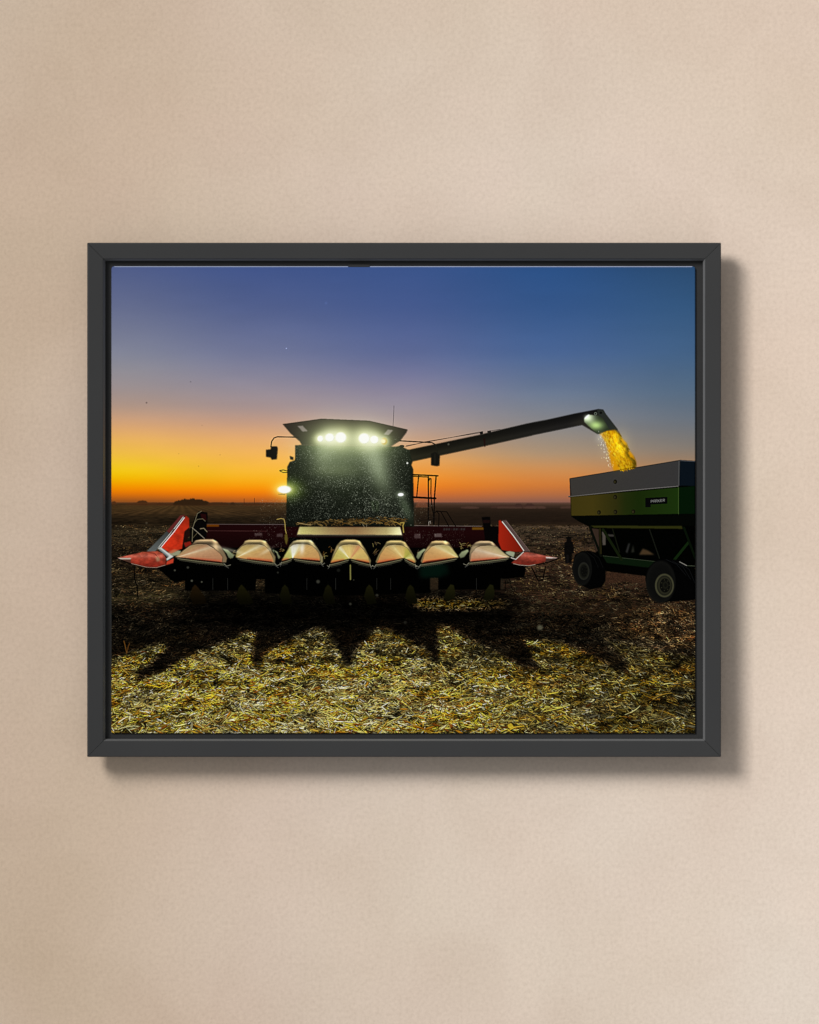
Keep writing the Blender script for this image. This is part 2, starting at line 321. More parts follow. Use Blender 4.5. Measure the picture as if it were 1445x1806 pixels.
        lk = min(1, lv * (.6 + .5 * rng.rand()))
        poly(q, tuple(v * lk for v in cc), .85)
        line([q[0], q[3]], .6, tuple(v * .5 * min(1, lv) for v in cc), .5)
    poly(A([(0,0)]) and [(896,1279),(902,1276),(908,1284),(902,1287),(897,1284)], (206,180,50), .8)
    line([(223,1152),(220,1138),(218,1131)], 1.8, (112,72,26), .8, .8); line([(223,1152),(226,1140),(228,1135)], 1.6, (96,60,22), .8, .8)
    oval(953,1107,5,4.5,(120,120,96),.6,.9); oval(1146,1250,5,5,(140,136,70),.55,.7)

    # ---- grain wagon
    poly(WAGON, (4, 5, 3), 1, .4)
    poly(G([(495,735),(530,735),(530,865),(500,865)]), (92,84,76), .8, .6); poly(G([(548,760),(610,765),(605,786),(560,782)]), (86,80,74), .6, .5)
    poly(G([(396,705),(465,712),(470,905),(440,930),(415,830)]), (64,48,38), .8, .6)
    poly(G([(845,955),(880,898),(930,915),(990,955)]), (88,66,42), .75, .8); poly(G([(720,930),(745,850),(760,845),(735,940)]), (84,84,84), .6, .8)
    poly(G([(770,935),(790,860),(800,930)]), (60,60,50), .6, .8)
    poly(G([(525,1110),(905,1155),(915,1245),(880,1230),(700,1210),(530,1240)]), lambda x, y: col((58,38,26)) * (.45 + .9 * np.random.RandomState(5).rand(*x.shape))[..., None].astype(np.float32), .9, 1)
    poly(G([(500,965),(1010,1020),(940,1078),(540,1032)]), (11,25,10), 1, .4); line(G([(505,966),(640,980),(1005,1020)]), 1, (62,70,52), .7)
    poly(G([(520,1040),(930,1105),(925,1155),(540,1110)]), (5,5,4), 1, .4)
    for pts, w, c in (([(380,690),(485,965)],4.2,(12,15,9)),([(475,715),(484,940)],3.6,(32,29,12)),([(505,718),(680,1000)],4.6,(19,27,10)),([(595,712),(660,930)],2.2,(18,21,12)),
                      ([(945,718),(1038,988)],2.2,(20,22,16)),([(1315,835),(1180,1002)],4.6,(16,33,11)),([(1270,700),(1376,985)],4,(9,18,7))):
        line(G(pts), w, c)
    def grey(x, y):
        n_ = np.random.RandomState(8).rand(*x.shape).astype(np.float32)
        t = np.clip((x - 1005) / 196, 0, 1)
        return (col((58,55,51))[None, None] * (1 - t[..., None]) + col((54,53,53))[None, None] * t[..., None]) * (.96 + .08 * n_)[..., None]
    poly(GREY_SIDE, grey, 1, .3)
    poly(G([(1235,62),(1376,72),(1376,305),(1222,302)]), (11,19,27), 1, .3)
    line(G([(1222,70),(1220,298)]), 2., (70,70,70)); line(G([(1233,66),(1376,74)]), 1.2, (70,72,76))
    line(G([(190,236),(1235,63)]), .9, (34,33,32)); line(G([(180,402),(205,404),(700,352),(1215,306)]), 1.5, (102,99,96)); line(G([(180,408),(205,411),(1215,314)]), 1.3, (12,12,8))
    line(G([(192,236),(196,400)]), 1.2, (40,38,36))
    def green(x, y):
        t = np.clip((x - 1008) / 190, 0, 1)
        st_ = [np.interp(t, [0,.2,.42,.5,.62,1], v) for v in ([62,64,46,33,25,27],[53,55,45,42,40,49],[16,17,14,11,9,12])]
        return np.stack(st_, -1).astype(np.float32) / 255. * (1 - .12 * np.clip((860 - y) / 30, 0, 1))[..., None].astype(np.float32)
    poly(GREEN_SIDE, green, 1, .3)
    line(G([(1219,322),(1219,568)]), 1.8, (66,88,40), .8)
    poly(G([(1222,318),(1376,306),(1376,570),(1222,570)]), (5,23,6), 1, .3)
    poly(G([(205,590),(1376,572),(1376,682),(375,682),(280,642)]), (6,8,5), 1, .3)
    poly(G([(385,680),(1250,682),(1258,711),(420,701)]), (44,45,14), 1, .3)
    for x, y in ((620,265),(620,410),(467,555),(622,550),(792,548)):
        (x, y), = G([(x, y)]); oval(x, y, 3.3, 3.9, (22,19,10)); oval(x - .8, y + .4, 1.6, 2.2, (58,54,30), .7, .6)
    poly(DECAL, (9,9,10), 1, .25)
    gl = {'P':[[(0,1),(0,0),(.8,0),(.8,.55),(0,.55)]],'A':[[(0,1),(0,.2),(.2,0),(.8,0),(.8,1)],[(0,.6),(.8,.6)]],'R':[[(0,1),(0,0),(.8,0),(.8,.5),(0,.5)],[(.35,.5),(.8,1)]],
          'K':[[(0,0),(0,1)],[(.8,0),(.1,.5),(.8,1)]],'E':[[(.8,0),(0,0),(0,1),(.8,1)],[(0,.5),(.7,.5)]]}
    for k, ch in enumerate('PARKER'):
        for s in gl[ch]:
            line(G([(958 + k * 22.6 + u_ * 19, 440 - k * 2.0 + v_ * 22) for u_, v_ in s]), .62, (128,128,126), .95, .3)
    # wheels
    for tyre, (ex, ey, erx, ery), (rx_, ry_, rrx, rry), rimc in ((TYRE_L, (308,1088,92,158), (322,1110,54,84), (34,34,29)), (TYRE_R, (1050,1212,140,200), (1085,1246,90,112), (62,61,43))):
        poly(tyre, (6,6,6), 1, .4)
        (x, y), = G([(ex, ey)]); oval(x, y, erx / 5.352, ery / 5.352, (18,18,16), 1, .12); oval(x, y, erx / 5.352 * .82, ery / 5.352 * .82, (13,13,12), .7, .3)
        (x, y), = G([(rx_, ry_)]); a, b = rrx / 5.352, rry / 5.352
        oval(x, y, a, b, rimc); oval(x + .3, y + .1, a * .82, b * .85, (30,30,22)); oval(x + .4, y, a * .7, b * .74, tuple(v * .62 for v in rimc)); oval(x + 1.0, y, a * .55, b * .6, (14,14,11))
        oval(x + 1.8, y - .6, a * .3, b * .34, tuple(v * .4 for v in rimc), 1, .4); oval(x + 2, y - .6, a * .14, b * .17, (16,16,12), 1, .4)
        for q in range(7): oval(x + 1.5 + a * .42 * math.cos(q * .9), y - .4 + b * .46 * math.sin(q * .9), .8, .9, tuple(v * .8 for v in rimc), .8, .5)
    line(G([(1228,1022),(1296,1058)]), 1.2, (120,118,110)); line(G([(1300,1058),(1376,1062)]), 1, (70,78,60), .8)
    for q in (0, 60, 118): line(G([(1100 + q, 1000 + q * .25), (1200 + q, 1045 + q * .4), (1290 + q * .7, 1150 + q * .6)]), .8, (26,28,30), .7)
    for q in (0, 45): line(G([(345 + q, 925 + q * .1), (420 + q, 985), (460 + q, 1075)]), .8, (22,23,22), .7)
    # ---- person far off beside the wagon
    poly(PERSON, (9, 8, 8), .92, .5); oval(1003.6, 948.6, 5.6, 1.4, (9,8,8), .9, .3)
    poly(G([(158,955),(182,955),(180,1035),(160,1035)]), (26,22,22), .6, .6)

    # ---- unloading auger
    def aug(x, y):
        t = np.clip((x - 720) / 340, 0, 1)
        mid = (x - 720) * -.214 + 801                      # centre line of the tube
        v = np.clip((y - mid) / 14 + .5, 0, 1)
        c0 = col((34,32,22)) * (1 - t[..., None]) + col((27,26,27)) * t[..., None]
        return c0 * (.75 + .4 * v ** 2)[..., None] + col((14,12,4)) * (np.clip((x - 1000) / 40, 0, 1) * v)[..., None]
    poly(AUGER, aug, 1, .45)
    poly(F([(545,155),(600,158),(622,195),(724,325),(650,335),(605,235),(560,205)]), (40,44,40), 1, .7)
    def inner(x, y):
        q = np.hypot((x - 1036) / 20, (y - 736) / 15); q2 = np.hypot((x - 1052) / 18, (y - 750) / 11)
        c = col((38,46,32)) + col((200,210,180))[None, None] * np.exp(-q ** 2 * 2.6)[..., None] + col((140,165,96))[None, None] * np.exp(-q2 ** 2 * 2.0)[..., None]
        return np.clip(c, 0, 1)
    poly(F([(438,232),(480,198),(560,206),(600,232),(658,332),(600,352),(550,361),(500,318),(440,262)]), inner, 1, .7)
    poly(F([(440,225),(470,198),(484,200),(460,226),(444,234)]), (250,255,250), 1, .5); glow(1036, 735, 5, 4, (220,240,210), .5)
    (x, y), = F([(535,190)]); oval(x, y, 2.6, 2.8, (96,104,92), 1, .3); oval(x, y, 1.4, 1.5, (36,40,34), 1, .4)
    (x, y), = F([(580,182)]); oval(x, y, 2.4, 2.2, (16,16,14), .9, .4)
    line(E([(80,462),(380,408),(700,346)]), .9, (34,28,30)); line(E([(240,428),(400,402),(700,354)]), .8, (38,30,32)); line(E([(75,470),(240,432)]), .8, (44,34,36))
    poly(E([(700,345),(735,338),(735,360),(712,370)]), (26,24,24)); poly(E([(770,336),(800,332),(804,350),(772,352)]), (28,26,24)); line(E([(800,335),(880,322)]), .8, (40,36,36))
    poly(E([(735,400),(752,398),(755,470),(745,472)]), (34,14,12), .8, .4); oval(*E([(440,450)])[0], 1.8, 1.8, (120,120,104), .5, .8)
    line(E([(20,420),(200,430),(300,436),(325,450),(340,480),(345,520)]), 2.2, (30,30,22)); poly(E([(292,528),(330,514),(366,545),(362,630),(340,636),(292,628)]), (24,23,18), 1, .4)
    line(E([(325,530),(325,620)]), .8, (50,46,34), .6)
    # ---- falling corn
    poly(STREAM, (206,138,6), .97, .9)
    c, sm = polymask(STREAM, .5)
    full = np.zeros((H, W), np.float32); full[c[2]:c[3], c[0]:c[1]] = sm
    r2 = np.random.RandomState(12)
    for k in range(2400):
        t = r2.rand(); s_ = r2.rand()
        ax = 1066 + t * 29 - 4 * (1 - t); bx = 1089 + t * 34
        wl = 1 + .1 * math.sin(t * 17)
        x = ax + (bx - ax) * (s_ * wl); y = 760 + t * 70 - s_ * 7 * t
        ji, ii = int((y - PY0) * SS), int((x - PX0) * SS)
        if not (0 <= ji < H and 0 <= ii < W) or full[ji, ii] < .4: continue
        edge = np.clip((s_ - .72) / .28, 0, 1)
        hot = np.exp(-((x - 1094) / 15) ** 2 - ((y - 775) / 26) ** 2)
        cc = np.array([(255,206,12),(246,176,4),(222,138,2),(255,222,50),(150,90,2)][r2.randint(5)], float)
        cc = cc * (1 - .62 * edge) * (.82 + .4 * hot)
        an = 1.15 + .25 * r2.randn(); l_ = 1.5 + 3.2 * r2.rand()
        line([(x, y), (x + l_ * math.cos(an), y + l_ * math.sin(an))], .9 + .7 * r2.rand(), tuple(np.clip(cc, 0, 255)), .7, .6)
    for k in range(70):
        t = r2.rand(); x = 1058 + t * 22 + r2.randn() * 4.5; y = 764 + t * 56 + r2.randn() * 5
        line([(x, y), (x + .6, y + 1.8)], .8, (250,240,170) if r2.rand() < .6 else (255,250,235), .35 + .4 * r2.rand(), .5)
    i0, i1, j0, j1 = crop(1050, 750, 1130, 836)
    sm2 = (blur(full[j0:j1, i0:i1], 1.0) * .55)[..., None]; img[j0:j1, i0:i1] = img[j0:j1, i0:i1] * (1 - sm2) + blur(img[j0:j1, i0:i1], .9) * sm2
    glow(1096, 790, 14, 26, (255,200,40), .3)
    glow(1060, 772, 8, 9, (210,215,190), .28); glow(1068, 790, 10, 20, (190,160,80), .12)
    poly(F([(735,340),(760,400),(748,380),(720,336)]), (70,52,4), .7, .6); poly(F([(850,545),(880,600),(880,642),(862,640),(862,590)]), (92,74,8), .7, .8); poly(F([(792,440),(818,500),(815,505),(800,490)]), (96,80,10), .7, .7)

    # ---- combine: back panel of the header and dark body below
    mar = lambda x, y: (col((30,7,8)) * (1 - .35 * np.clip((y - 940) / 30, 0, 1))[..., None] * (.9 + .2 * np.random.RandomState(4).rand(*x.shape))[..., None].astype(np.float32))
    poly([(358,924.3),(500,924.3),(740,927.2),(880,929),(884,972),(358,972)], mar, 1, .3)
    poly([(300,966),(884,966),(930,1000),(905,1012),(880,1016),(300,1000)], (5,5,4), 1, .6)
    line([(363,924.6),(520,925.2)], 1, (104,92,90), .8); line([(712,926.8),(850,928.2)], 1, (120,108,102), .75); line([(366,936.2),(470,936.8)], .8, (112,70,66), .55)
    poly(B([(835,312),(945,312),(945,333),(835,333)]), (112,60,8), .9, .4); poly(D([(447,337),(552,337),(548,358),(447,358)]), (104,70,14), .9, .4)
    for k in range(9): poly(D([(205 + k * 21, 345),(219 + k * 21, 343),(219 + k * 21, 362),(203 + k * 21, 364)]), (66,76,72), .55 if k not in (3, 6) else .2, .4)
    for q in (B([(1245,388),(1310,384),(1312,408),(1248,412)]), C_([(38,392),(90,390),(90,420),(38,420)]), C_([(1210,394),(1262,392),(1262,430),(1210,430)]), C_([(1380,392),(1440,390),(1440,420),(1380,420)]), D([(125,392),(188,390),(190,420),(128,420)])):
        poly(q, (96,82,80), .6, .6)
    poly([(510,948),(712,948),(712,972),(510,972)], (5,7,6), 1, .5)
    # ---- cab and machine body
    poly(CAB_BODY, lambda x, y: col((24,28,20)) * (1.15 - .45 * np.clip((y - 790) / 140, 0, 1))[..., None], 1, .5)
    poly(CAB_ROOF, lambda x, y: col((46,40,34)) * (1.12 - .3 * np.clip((y - 738) / 40, 0, 1))[..., None], 1, .45)
    line(A([(190,282),(515,236),(920,253),(1246,328)]), 1, (22,20,18), .8)
    poly(A([(312,295),(355,292),(398,338),(355,342)]), (140,128,122), .85, .4); poly(A([(1080,325),(1126,330),(1086,372),(1045,366)]), (142,130,124), .85, .4)
    line(A([(325,390),(140,386),(112,396),(92,425),(85,470)]), 2.1, (34,28,22)); poly(A([(44,497),(84,492),(86,468),(136,468),(143,480),(135,576),(92,580),(82,562),(44,556)]), (26,24,20), 1, .35)
    poly(A([(246,549),(278,560),(278,584),(248,578)]), (30,28,20), 1, .3); line(A([(160,674),(190,668),(226,678)]), 1.6, (34,28,18)); line(A([(160,676),(190,690),(226,690)]), 1.4, (34,28,18))
    line(A([(1132,122),(1130,200),(1124,298)]), .9, (58,52,58), .9)
    (x, y), = A([(1200,466)]); oval(x, y, 4.5, 2.4, (30,30,22))
    # platform rail and ladder
    rl = (17, 12, 9)
    for pts, w in (([(138,708),(350,718)],2.),([(138,722),(268,729)],1.5),([(186,720),(170,896)],1.7),([(268,726),(270,920),(268,1130)],2.),([(272,760),(282,740),(292,745),(290,870),(300,990),(312,1040),(312,1130)],1.6),
                   ([(335,718),(320,910),(316,1130)],2.),([(138,900),(330,910)],2.8),([(357,1142),(360,1045),(340,1018),(326,1030)],1.5),([(340,1018),(375,1022),(440,1142)],1.5),([(385,1022),(425,1024),(500,1146)],1.5)):
        line(E(pts), w * 1.25, rl)
    line(E([(272,1140),(272,1110),(286,1104),(288,1125)]), 1., (150,140,130), .8)
    # haze of light on the dusty windscreen
    glow(606, 790, 80, 56, (104,112,84), .5); glow(578, 778, 46, 32, (164,186,116), .46); glow(660, 780, 42, 32, (164,186,116), .46)
    glow(666, 822, 19, 50, (186,204,156), .52, -.3); glow(572, 790, 15, 34, (170,190,130), .3, .15); glow(585, 815, 36, 34, (120,134,90), .25); glow(592, 830, 46, 10, (128,140,84), .18)
    glow(616, 815, 58, 60, (60,76,44), .25); glow(610, 756, 64, 14, (70,66,34), .22)
    poly(C_([(835,115),(905,110),(905,200),(855,205)]), (70,92,54), .35, 1.4); poly(C_([(870,125),(885,120),(880,200),(868,200)]), (10,14,8), .7, .6)
    # dust in the beams
    drift = np.clip(.55 + (noise(34, 26, 81, 3) - .3) * 1.6, .4, 1.35)
    def dust(n, x, y, sx, sy, v0, v1, s0=.35, s1=.95, hue=(214,222,196)):
        for k in range(n):
            a, b = x + sx * (2 * rng.rand() - 1), y + sy * (2 * rng.rand() - 1)
            v = (v0 + (v1 - v0) * rng.rand() ** 2) * drift[min(max(int((b - PY0) * SS), 0), H - 1), min(max(int((a - PX0) * SS), 0), W - 1)]
            if v < .06: continue
            v *= .72
            oval(a, b, s0 + (s1 - s0) * rng.rand() ** 2, s0 + (s1 - s0) * rng.rand() ** 2, hue, v, .9)
    dust(6500, 616, 850, 108, 66, .15, .8, .24, .55); dust(4500, 625, 815, 80, 45, .12, .65, .24, .5); dust(1500, 680, 850, 40, 60, .1, .7, .3, .75); dust(1600, 600, 900, 105, 26, .08, .55, .3, .65); dust(220, 616, 870, 105, 50, .3, .8, .5, .95)
    dust(420, 492, 905, 34, 26, .08, .6, .35, .8); dust(260, 735, 905, 32, 24, .06, .5, .35, .8); dust(420, 500, 950, 60, 16, .08, .5, .35, .7); dust(420, 760, 950, 60, 14, .06, .45, .35, .7)
    # lamps
    for x, y, r_, kk in ((505,402,25,.6),(585,392,36,.75),(680,392,45,.95),(878,400,46,.95),(965,410,34,.75),(1043,422,22,.5)):
        (x, y), = A([(x, y)]); r_ /= 4.8167
        glow(x, y + 5, r_ * 2.8, r_ * 1.9, (176,200,80), .4 * kk); glow(x, y, r_ * 1.95, r_ * 1.75, (246,252,160), .98)
    for x, y, r_, ry in ((505,402,24,25),(585,392,37,34),(680,392,46,44),(878,400,46,43),(965,410,35,32),(1043,422,22,20)):
        (x, y), = A([(x, y)]); oval(x, y, r_ / 4.8167, ry / 4.8167, (255,255,248), 1, .35)
    (x, y), = A([(1050,425)]); oval(x, y, 5.2, 6, (214,170,40), .45, .6); oval(*A([(1040,424)])[0], 3.4, 3.2, (255,250,200), 1, .5)
    (x, y), = A([(200,835)]); glow(x + 6, y, 24, 17, (150,190,60), .62); glow(x, y, 15, 9, (255,250,130), .95); oval(x, y, 12, 6.6, (255,255,250), 1, .4)
    line(A([(150,874),(205,878)]), 1.2, (120,110,50), .7)
    (x, y), = A([(1190,878)]); glow(x, y, 8, 6, (200,215,180), .5); glow(x + 8, y + 22, 9, 26, (110,130,96), .4, -.4); oval(x, y, 5.2, 2.9, (255,255,255), 1, .3, -.05)
    oval(*A([(1246,610)])[0], 1.7, 1.7, (235,240,225), .9, .6)
    # straw heaped on the feeder house
    for k in range(240):
        t = rng.rand(); x = 524 + 190 * t; y = 926 - (4 + 10 * math.exp(-((t - .8) / .25) ** 2) + 5 * math.exp(-((t - .4) / .2) ** 2)) * rng.rand() ** .8
        an = rng.randn() * .55; l_ = 3 + 9 * rng.rand()
        cc = [(74,56,28),(52,40,20),(104,80,40),(120,98,54),(36,28,14),(88,62,24)][rng.randint(6)]
        line([(x - l_ / 2 * math.cos(an), y - l_ / 2 * math.sin(an)), (x + rng.randn(), y - 1.2 * rng.rand()), (x + l_ / 2 * math.cos(an), y + l_ / 2 * math.sin(an))], .8 + .8 * rng.rand(), cc, .85)
    line(C_([(40,270),(75,262),(100,268),(108,300),(112,360),(120,390)]), 1.4, (156,134,70)); poly(C_([(108,395),(128,392),(134,440),(124,490),(112,470),(104,430)]), (96,86,30), .9, .4)
    line(C_([(215,298),(300,315),(330,316)]), 1.1, (150,128,84)); line(C_([(1090,300),(1122,298),(1112,322),(1118,380)]), 2, (150,128,60)); line(C_([(1030,290),(1060,296),(1095,318)]), 1.6, (140,112,50))
    line(C_([(770,310),(792,350)]), .9, (150,140,110), .8); line(C_([(805,312),(800,345)]), .9, (130,120,96), .8)
    # feeder plate
    def plate(x, y):
        t = np.clip((x - 524) / 186, 0, 1)
        st_ = [np.interp(t, [0,.05,.3,.55,.85,.95,1], v) for v in ([214,196,160,146,182,232,244],[206,188,138,114,166,226,238],[140,116,92,76,112,168,190])]
        return np.stack(st_, -1).astype(np.float32) / 255. * (.92 + .14 * np.random.RandomState(2).rand(*x.shape))[..., None].astype(np.float32) * (.93 + .14 * np.clip((y - 930) / 12, 0, 1))[..., None].astype(np.float32)
    poly(PLATE, plate, 1, .35); line(C_([(214,400),(1104,403)]), 1., (228,222,170), .6); poly(C_([(212,404),(1106,406),(1112,420),(214,416)]), (36,36,32), 1, .4)

    # ---- dark row units under the snouts
    low = [(275,1000),(300,1022),(308,1028),(326,1024),(326,1042),(450,1042),(452,1022),(467,1022),(467,1046),(560,1052),(760,1046),(760,1019),(773,1019),(773,1040),(883,1040),(884,1022),(925,1018),(928,1004),(925,998),(900,996),(300,996)]
    poly(low, (4,4,3), 1, .7)
    poly(C_([(1270,650),(1445,640),(1445,760),(1280,765)]) , (4,22,14), .8, 3.2); poly(D([(0,640),(240,650),(250,740),(0,765)]), (4,22,14), .8, 3.4)
    poly(C_([(1342,768),(1412,768),(1412,868),(1342,868)]), (44,34,22), .7, .7); poly(D([(690,770),(720,775),(716,865),(692,868)]), (40,34,24), .6, .6)
    for x in B([(892,0),(1018,0)]) + C_([(295,0),(540,0),(890,0),(1008,0)]) + D([(485,0)]): line([(x[0],1020),(x[0],1040)], .7, (54,54,50), .7)
    for f_, x, c in ((B,745,(30,20,7)),(B,1140,(24,22,6)),(C_,112,(21,20,6)),(C_,480,(21,20,6)),(C_,830,(24,23,7)),(C_,1180,(22,21,6)),(D,265,(27,26,8)),(D,600,(25,25,8))):
        sh = 35 if f_ is B else (-10 if f_ is D else 0)
        poly(f_([(x - 50, 925),(x - 28, 850),(x - 5, 824),(x + 22, 850),(x + 45 + sh, 930),(x + 60 + sh, 985),(x - 20, 995)] if f_ is not D else [(x - 60, 950),(x - 35, 870),(x, 822),(x + 28, 830),(x + 40, 890),(x + 32, 945),(x - 20, 962)]),
             lambda xx, yy_, c=c: col(c) * (1.25 - .75 * np.clip((yy_ - 1033) / 28, 0, 1))[..., None], .95, .6)
    line(C_([(665,660),(666,780)]), 2.2, (120,116,62), .9)
    for x, y, r_, v in ((338,1024.5,2,.8),(355.5,1026.5,1.6,.75),(561,1026,3.2,.6),(618,1065.5,2.4,.5),(665,1050,2.6,.4),(331,1001,2.2,.6),(308,1006,1.8,.7),(597,1006,3,.25),(258,922.5,2,.4),(715,1098,3,.25),(490,1010,1.8,.4),(624,1023,1.3,.4)):
        oval(x, y, r_, r_ * .95, (170,170,146), v * .5, .9)
    # side legs and gear
    for pts, w in ((B([(222,672),(226,780),(246,830),(256,940)]), 2.2), (B([(320,680),(318,720)]), 1.4), (D([(955,680),(985,740),(1012,792),(1050,788),(1072,672)]), 2.2), (D([(762,770),(790,870)]), 1.4), (D([(735,780),(730,880)]), 1.2)):
        line(pts, w, (10,8,6), .95)
    poly(B([(715,330),(740,250),(775,200),(845,210),(848,260),(838,330),(838,420),(700,480),(690,360)]), (10,8,8), 1, .6)
    poly(B([(785,220),(835,225),(838,280),(800,275)]), (44,10,10), .8, .7); line(B([(795,200),(760,220),(735,300),(720,345),(716,460)]), 1.3, (118,110,84), .8)
    line(B([(735,300),(760,270),(805,265),(828,285)]), 1.1, (120,112,84), .75); line(B([(715,340),(760,378),(820,432)]), 1.2, (150,140,120), .85); line(B([(785,350),(815,345),(842,375)]), 1.5, (150,136,104), .8); line(B([(720,430),(760,385)]), 1., (110,100,70), .7)
    poly(D([(530,250),(602,248),(605,330),(690,330),(680,480),(560,455),(545,340)]), (9,7,7), 1, .6); poly(D([(540,275),(600,275),(598,300),(540,300)]), (40,16,14), .6, .7)
    # straw and shine between the snouts
    for (x, y) in C_([(500,525),(870,560),(70,540),(1250,560),(880,470),(440,570)]) + D([(410,500),(350,500)]) + B([(1060,570)]):
        for k in range(6):
            an = rng.randn() * .9; l_ = 3 + 6 * rng.rand(); q = rng.randn(2) * 2.2
            line([(x + q[0], y + q[1]), (x + q[0] + l_ * math.cos(an) / 2, y + q[1] + l_ * math.sin(an) / 2 - 1), (x + q[0] + l_ * math.cos(an), y + q[1] + l_ * math.sin(an))], 1., [(120,100,54),(100,68,28),(140,128,74),(70,58,44)][rng.randint(4)], .75)
    for pts in (B([(970,515),(1020,530),(1075,575),(1060,600),(1030,600),(1000,550)]), B([(1400,525),(1445,550),(1445,600),(1430,590)]), C_([(0,530),(30,540),(70,590),(55,610),(20,560)]), C_([(1225,590),(1240,550),(1290,520),(1310,525),(1270,580),(1240,610)]), D([(335,575),(360,545),(410,525),(420,540),(380,590),(350,600)]), D([(730,550),(770,538),(810,550),(800,590),(760,570)]), B([(505,560),(560,535),(620,540),(610,570),(560,580)])):
        poly(pts, lambda x, y: col((150,160,120)) * (1.2 - .5 * np.clip((y - 968) / 18, 0, 1))[..., None], .9, .6)
    for pts in (B([(985,545),(1010,560),(1030,620),(1010,610)]), C_([(10,530),(40,560),(55,620),(30,610)]), C_([(1255,600),(1275,560),(1300,535),(1280,600),(1260,640)])):
        poly(pts, (6,6,5), 1, .4)
    # ---- snouts
    for fr_, tip, cone, hood, ramp in SN:
        t0 = fr_([tip])[0]; cone, hood = fr_(cone), fr_(hood)
        xs = [p[0] for p in hood]; ys = [p[1] for p in hood]; hx0, hx1, hy0, hy1 = min(xs), max(xs), min(ys), max(ys)
        mid_c = np.mean([c for _, c in ramp], 0)
        def hc(x, y):
            t = (x - hx0) / (hx1 - hx0); v = np.clip((y - hy0) / (hy1 - hy0), 0, 1)
            sh = .52 + .55 * np.exp(-((t - .74) / .07) ** 2) * np.clip(1.1 - v, 0, 1) + .42 * np.exp(-((v - .05) / .05) ** 2) * np.exp(-((t - .5) / .32) ** 2) - .2 * np.exp(-((v - .2) / .07) ** 2) + .16 * np.exp(-((t - .2) / .12) ** 2)
            return np.clip((.5 * col(mid_c) + .5 * col((206,192,138))) * sh[..., None] * 1.18, 0, 1)
        poly(hood, hc, 1, .35)
        cxs = [p[0] for p in cone]; cys = [p[1] for p in cone]
        def cc_(x, y):
            a = np.arctan2(t0[1] + 1.5 - y, (x - t0[0]))       # 0 right .. pi left
            av = [math.atan2(t0[1] + 1.5 - q[1], q[0] - t0[0]) for q in cone if math.hypot(q[0] - t0[0], q[1] - t0[1]) > 4]
            av = [q + 2 * math.pi if q < -1.2 else q for q in av]; lo, hi = min(av), max(av)
            a = np.where(a < -1.2, a + 2 * math.pi, a)
            u_ = np.clip((hi - a) / (hi - lo), 0, 1)
            c = np.float32([.985, 1.0, .96]) * np.stack([np.interp(u_, [q[0] for q in ramp], [q[1][k] for q in ramp]) for k in range(3)], -1).astype(np.float32) / 255.
            v = np.clip((y - min(cys)) / (max(cys) - min(cys)), 0, 1)
            far = np.clip(np.hypot(x - t0[0], (y - t0[1]) * 1.6) / 75, 0, 1)[..., None]
            c = c * .94 + .06 * col((232,210,184))
            c = c * (1 - .42 * far) + .42 * far * (col(mid_c) * .5 + .5 * col((204,160,110)))
            n_ = np.random.RandomState(int(t0[0])).rand(*x.shape).astype(np.float32)
            n_ = blur(n_, .8) * 2.2 - .6
            rs = np.random.RandomState(int(t0[0]) + 1).rand(90).astype(np.float32)
            n_ = n_ + .35 * (np.interp(u_ * 89, np.arange(90), rs).astype(np.float32) - .5)
            return np.clip(c * np.float32([.96, .96, .96]) * (1.0 - .16 * np.exp(-(v / .12) ** 2) - .1 * far[..., 0])[..., None] * (.93 + .14 * n_)[..., None], 0, 1)
        poly(cone, cc_, 1, .35)
        yt = min(cys); crease = [q for q in cone if q[1] < yt + (max(cys) - yt) * .45]
        line(sorted(crease), .9, (84,60,32), .28)
        line([(q[0], q[1] + 1.1) for q in sorted(crease)], .9, (255,240,200), .22)
        # slit, rim and bolts along the lower edge
        yb = max(cys)
        for side in (-1, 1):
            ex = max(cxs) if side > 0 else min(cxs)
            if abs(ex - t0[0]) < 10: continue
            ey = yb
            p = lambda t, d: (t0[0] + (ex - t0[0]) * t, t0[1] + (ey - t0[1]) * t + d)
            poly([p(.3, .2), p(.5, -.2), p(.95, -.4), p(.96, 2.0), p(.5, 1.6), p(.3, 1.0)], (24,8,4), .95, .4)
            poly([p(.3, -1.6), p(.6, -2.8), p(.97, -3.4), p(.97, -.2), p(.3, .4)], (200,62,34), .5, .9)
            poly([p(.0, .8), p(.3, 1.6), p(.5, 2.1), p(1.0, 2.4), p(1.06, 3.4), p(1.0, 6.0), p(.5, 6.0), p(.14, 4.4)], (80,77,58), 1, .4)
            line([p(.1, 3.6), p(.5, 4.6), p(1.0, 4.8)], .8, (30,28,20), .8)
            line([p(.06, 2.4), p(.5, 3.0), p(1.0, 3.0)], .8, (140,134,100), .65); line([p(.1, 5.0), p(.5, 6.2), p(1.03, 5.4)], .9, (84,82,66), .6)
            for k in range(9): oval(*p(.45 + .06 * k, 8.2), .65, .65, (110,110,100), .3, .8)
            line([p(1.02, 2.0), p(1.08, 6.0), p(1.16, 3.0)], 1.1, (170,166,142), .6); line([p(1.04, 6.0), p(1.12, 9.0)], 1., (130,130,120), .5)
    # white drift of dust on a few
    glow(533, 968, 4, 9, (255,255,250), .6, .12); glow(405, 970, 26, 3, (255,246,214), .35, .25); glow(470, 972, 12, 3, (255,244,206), .35, -.5)
    # ---- end dividers
    poly(B([(325,545),(500,370),(525,388),(440,500),(400,545)]), lambda x, y: col((84,88,86)) * (.75 + .4 * np.clip((y - 940) / 30, 0, 1))[..., None], 1, .4)
    poly(B([(500,370),(615,235),(660,230),(640,250),(525,388)]), (100,40,38), 1, .4)
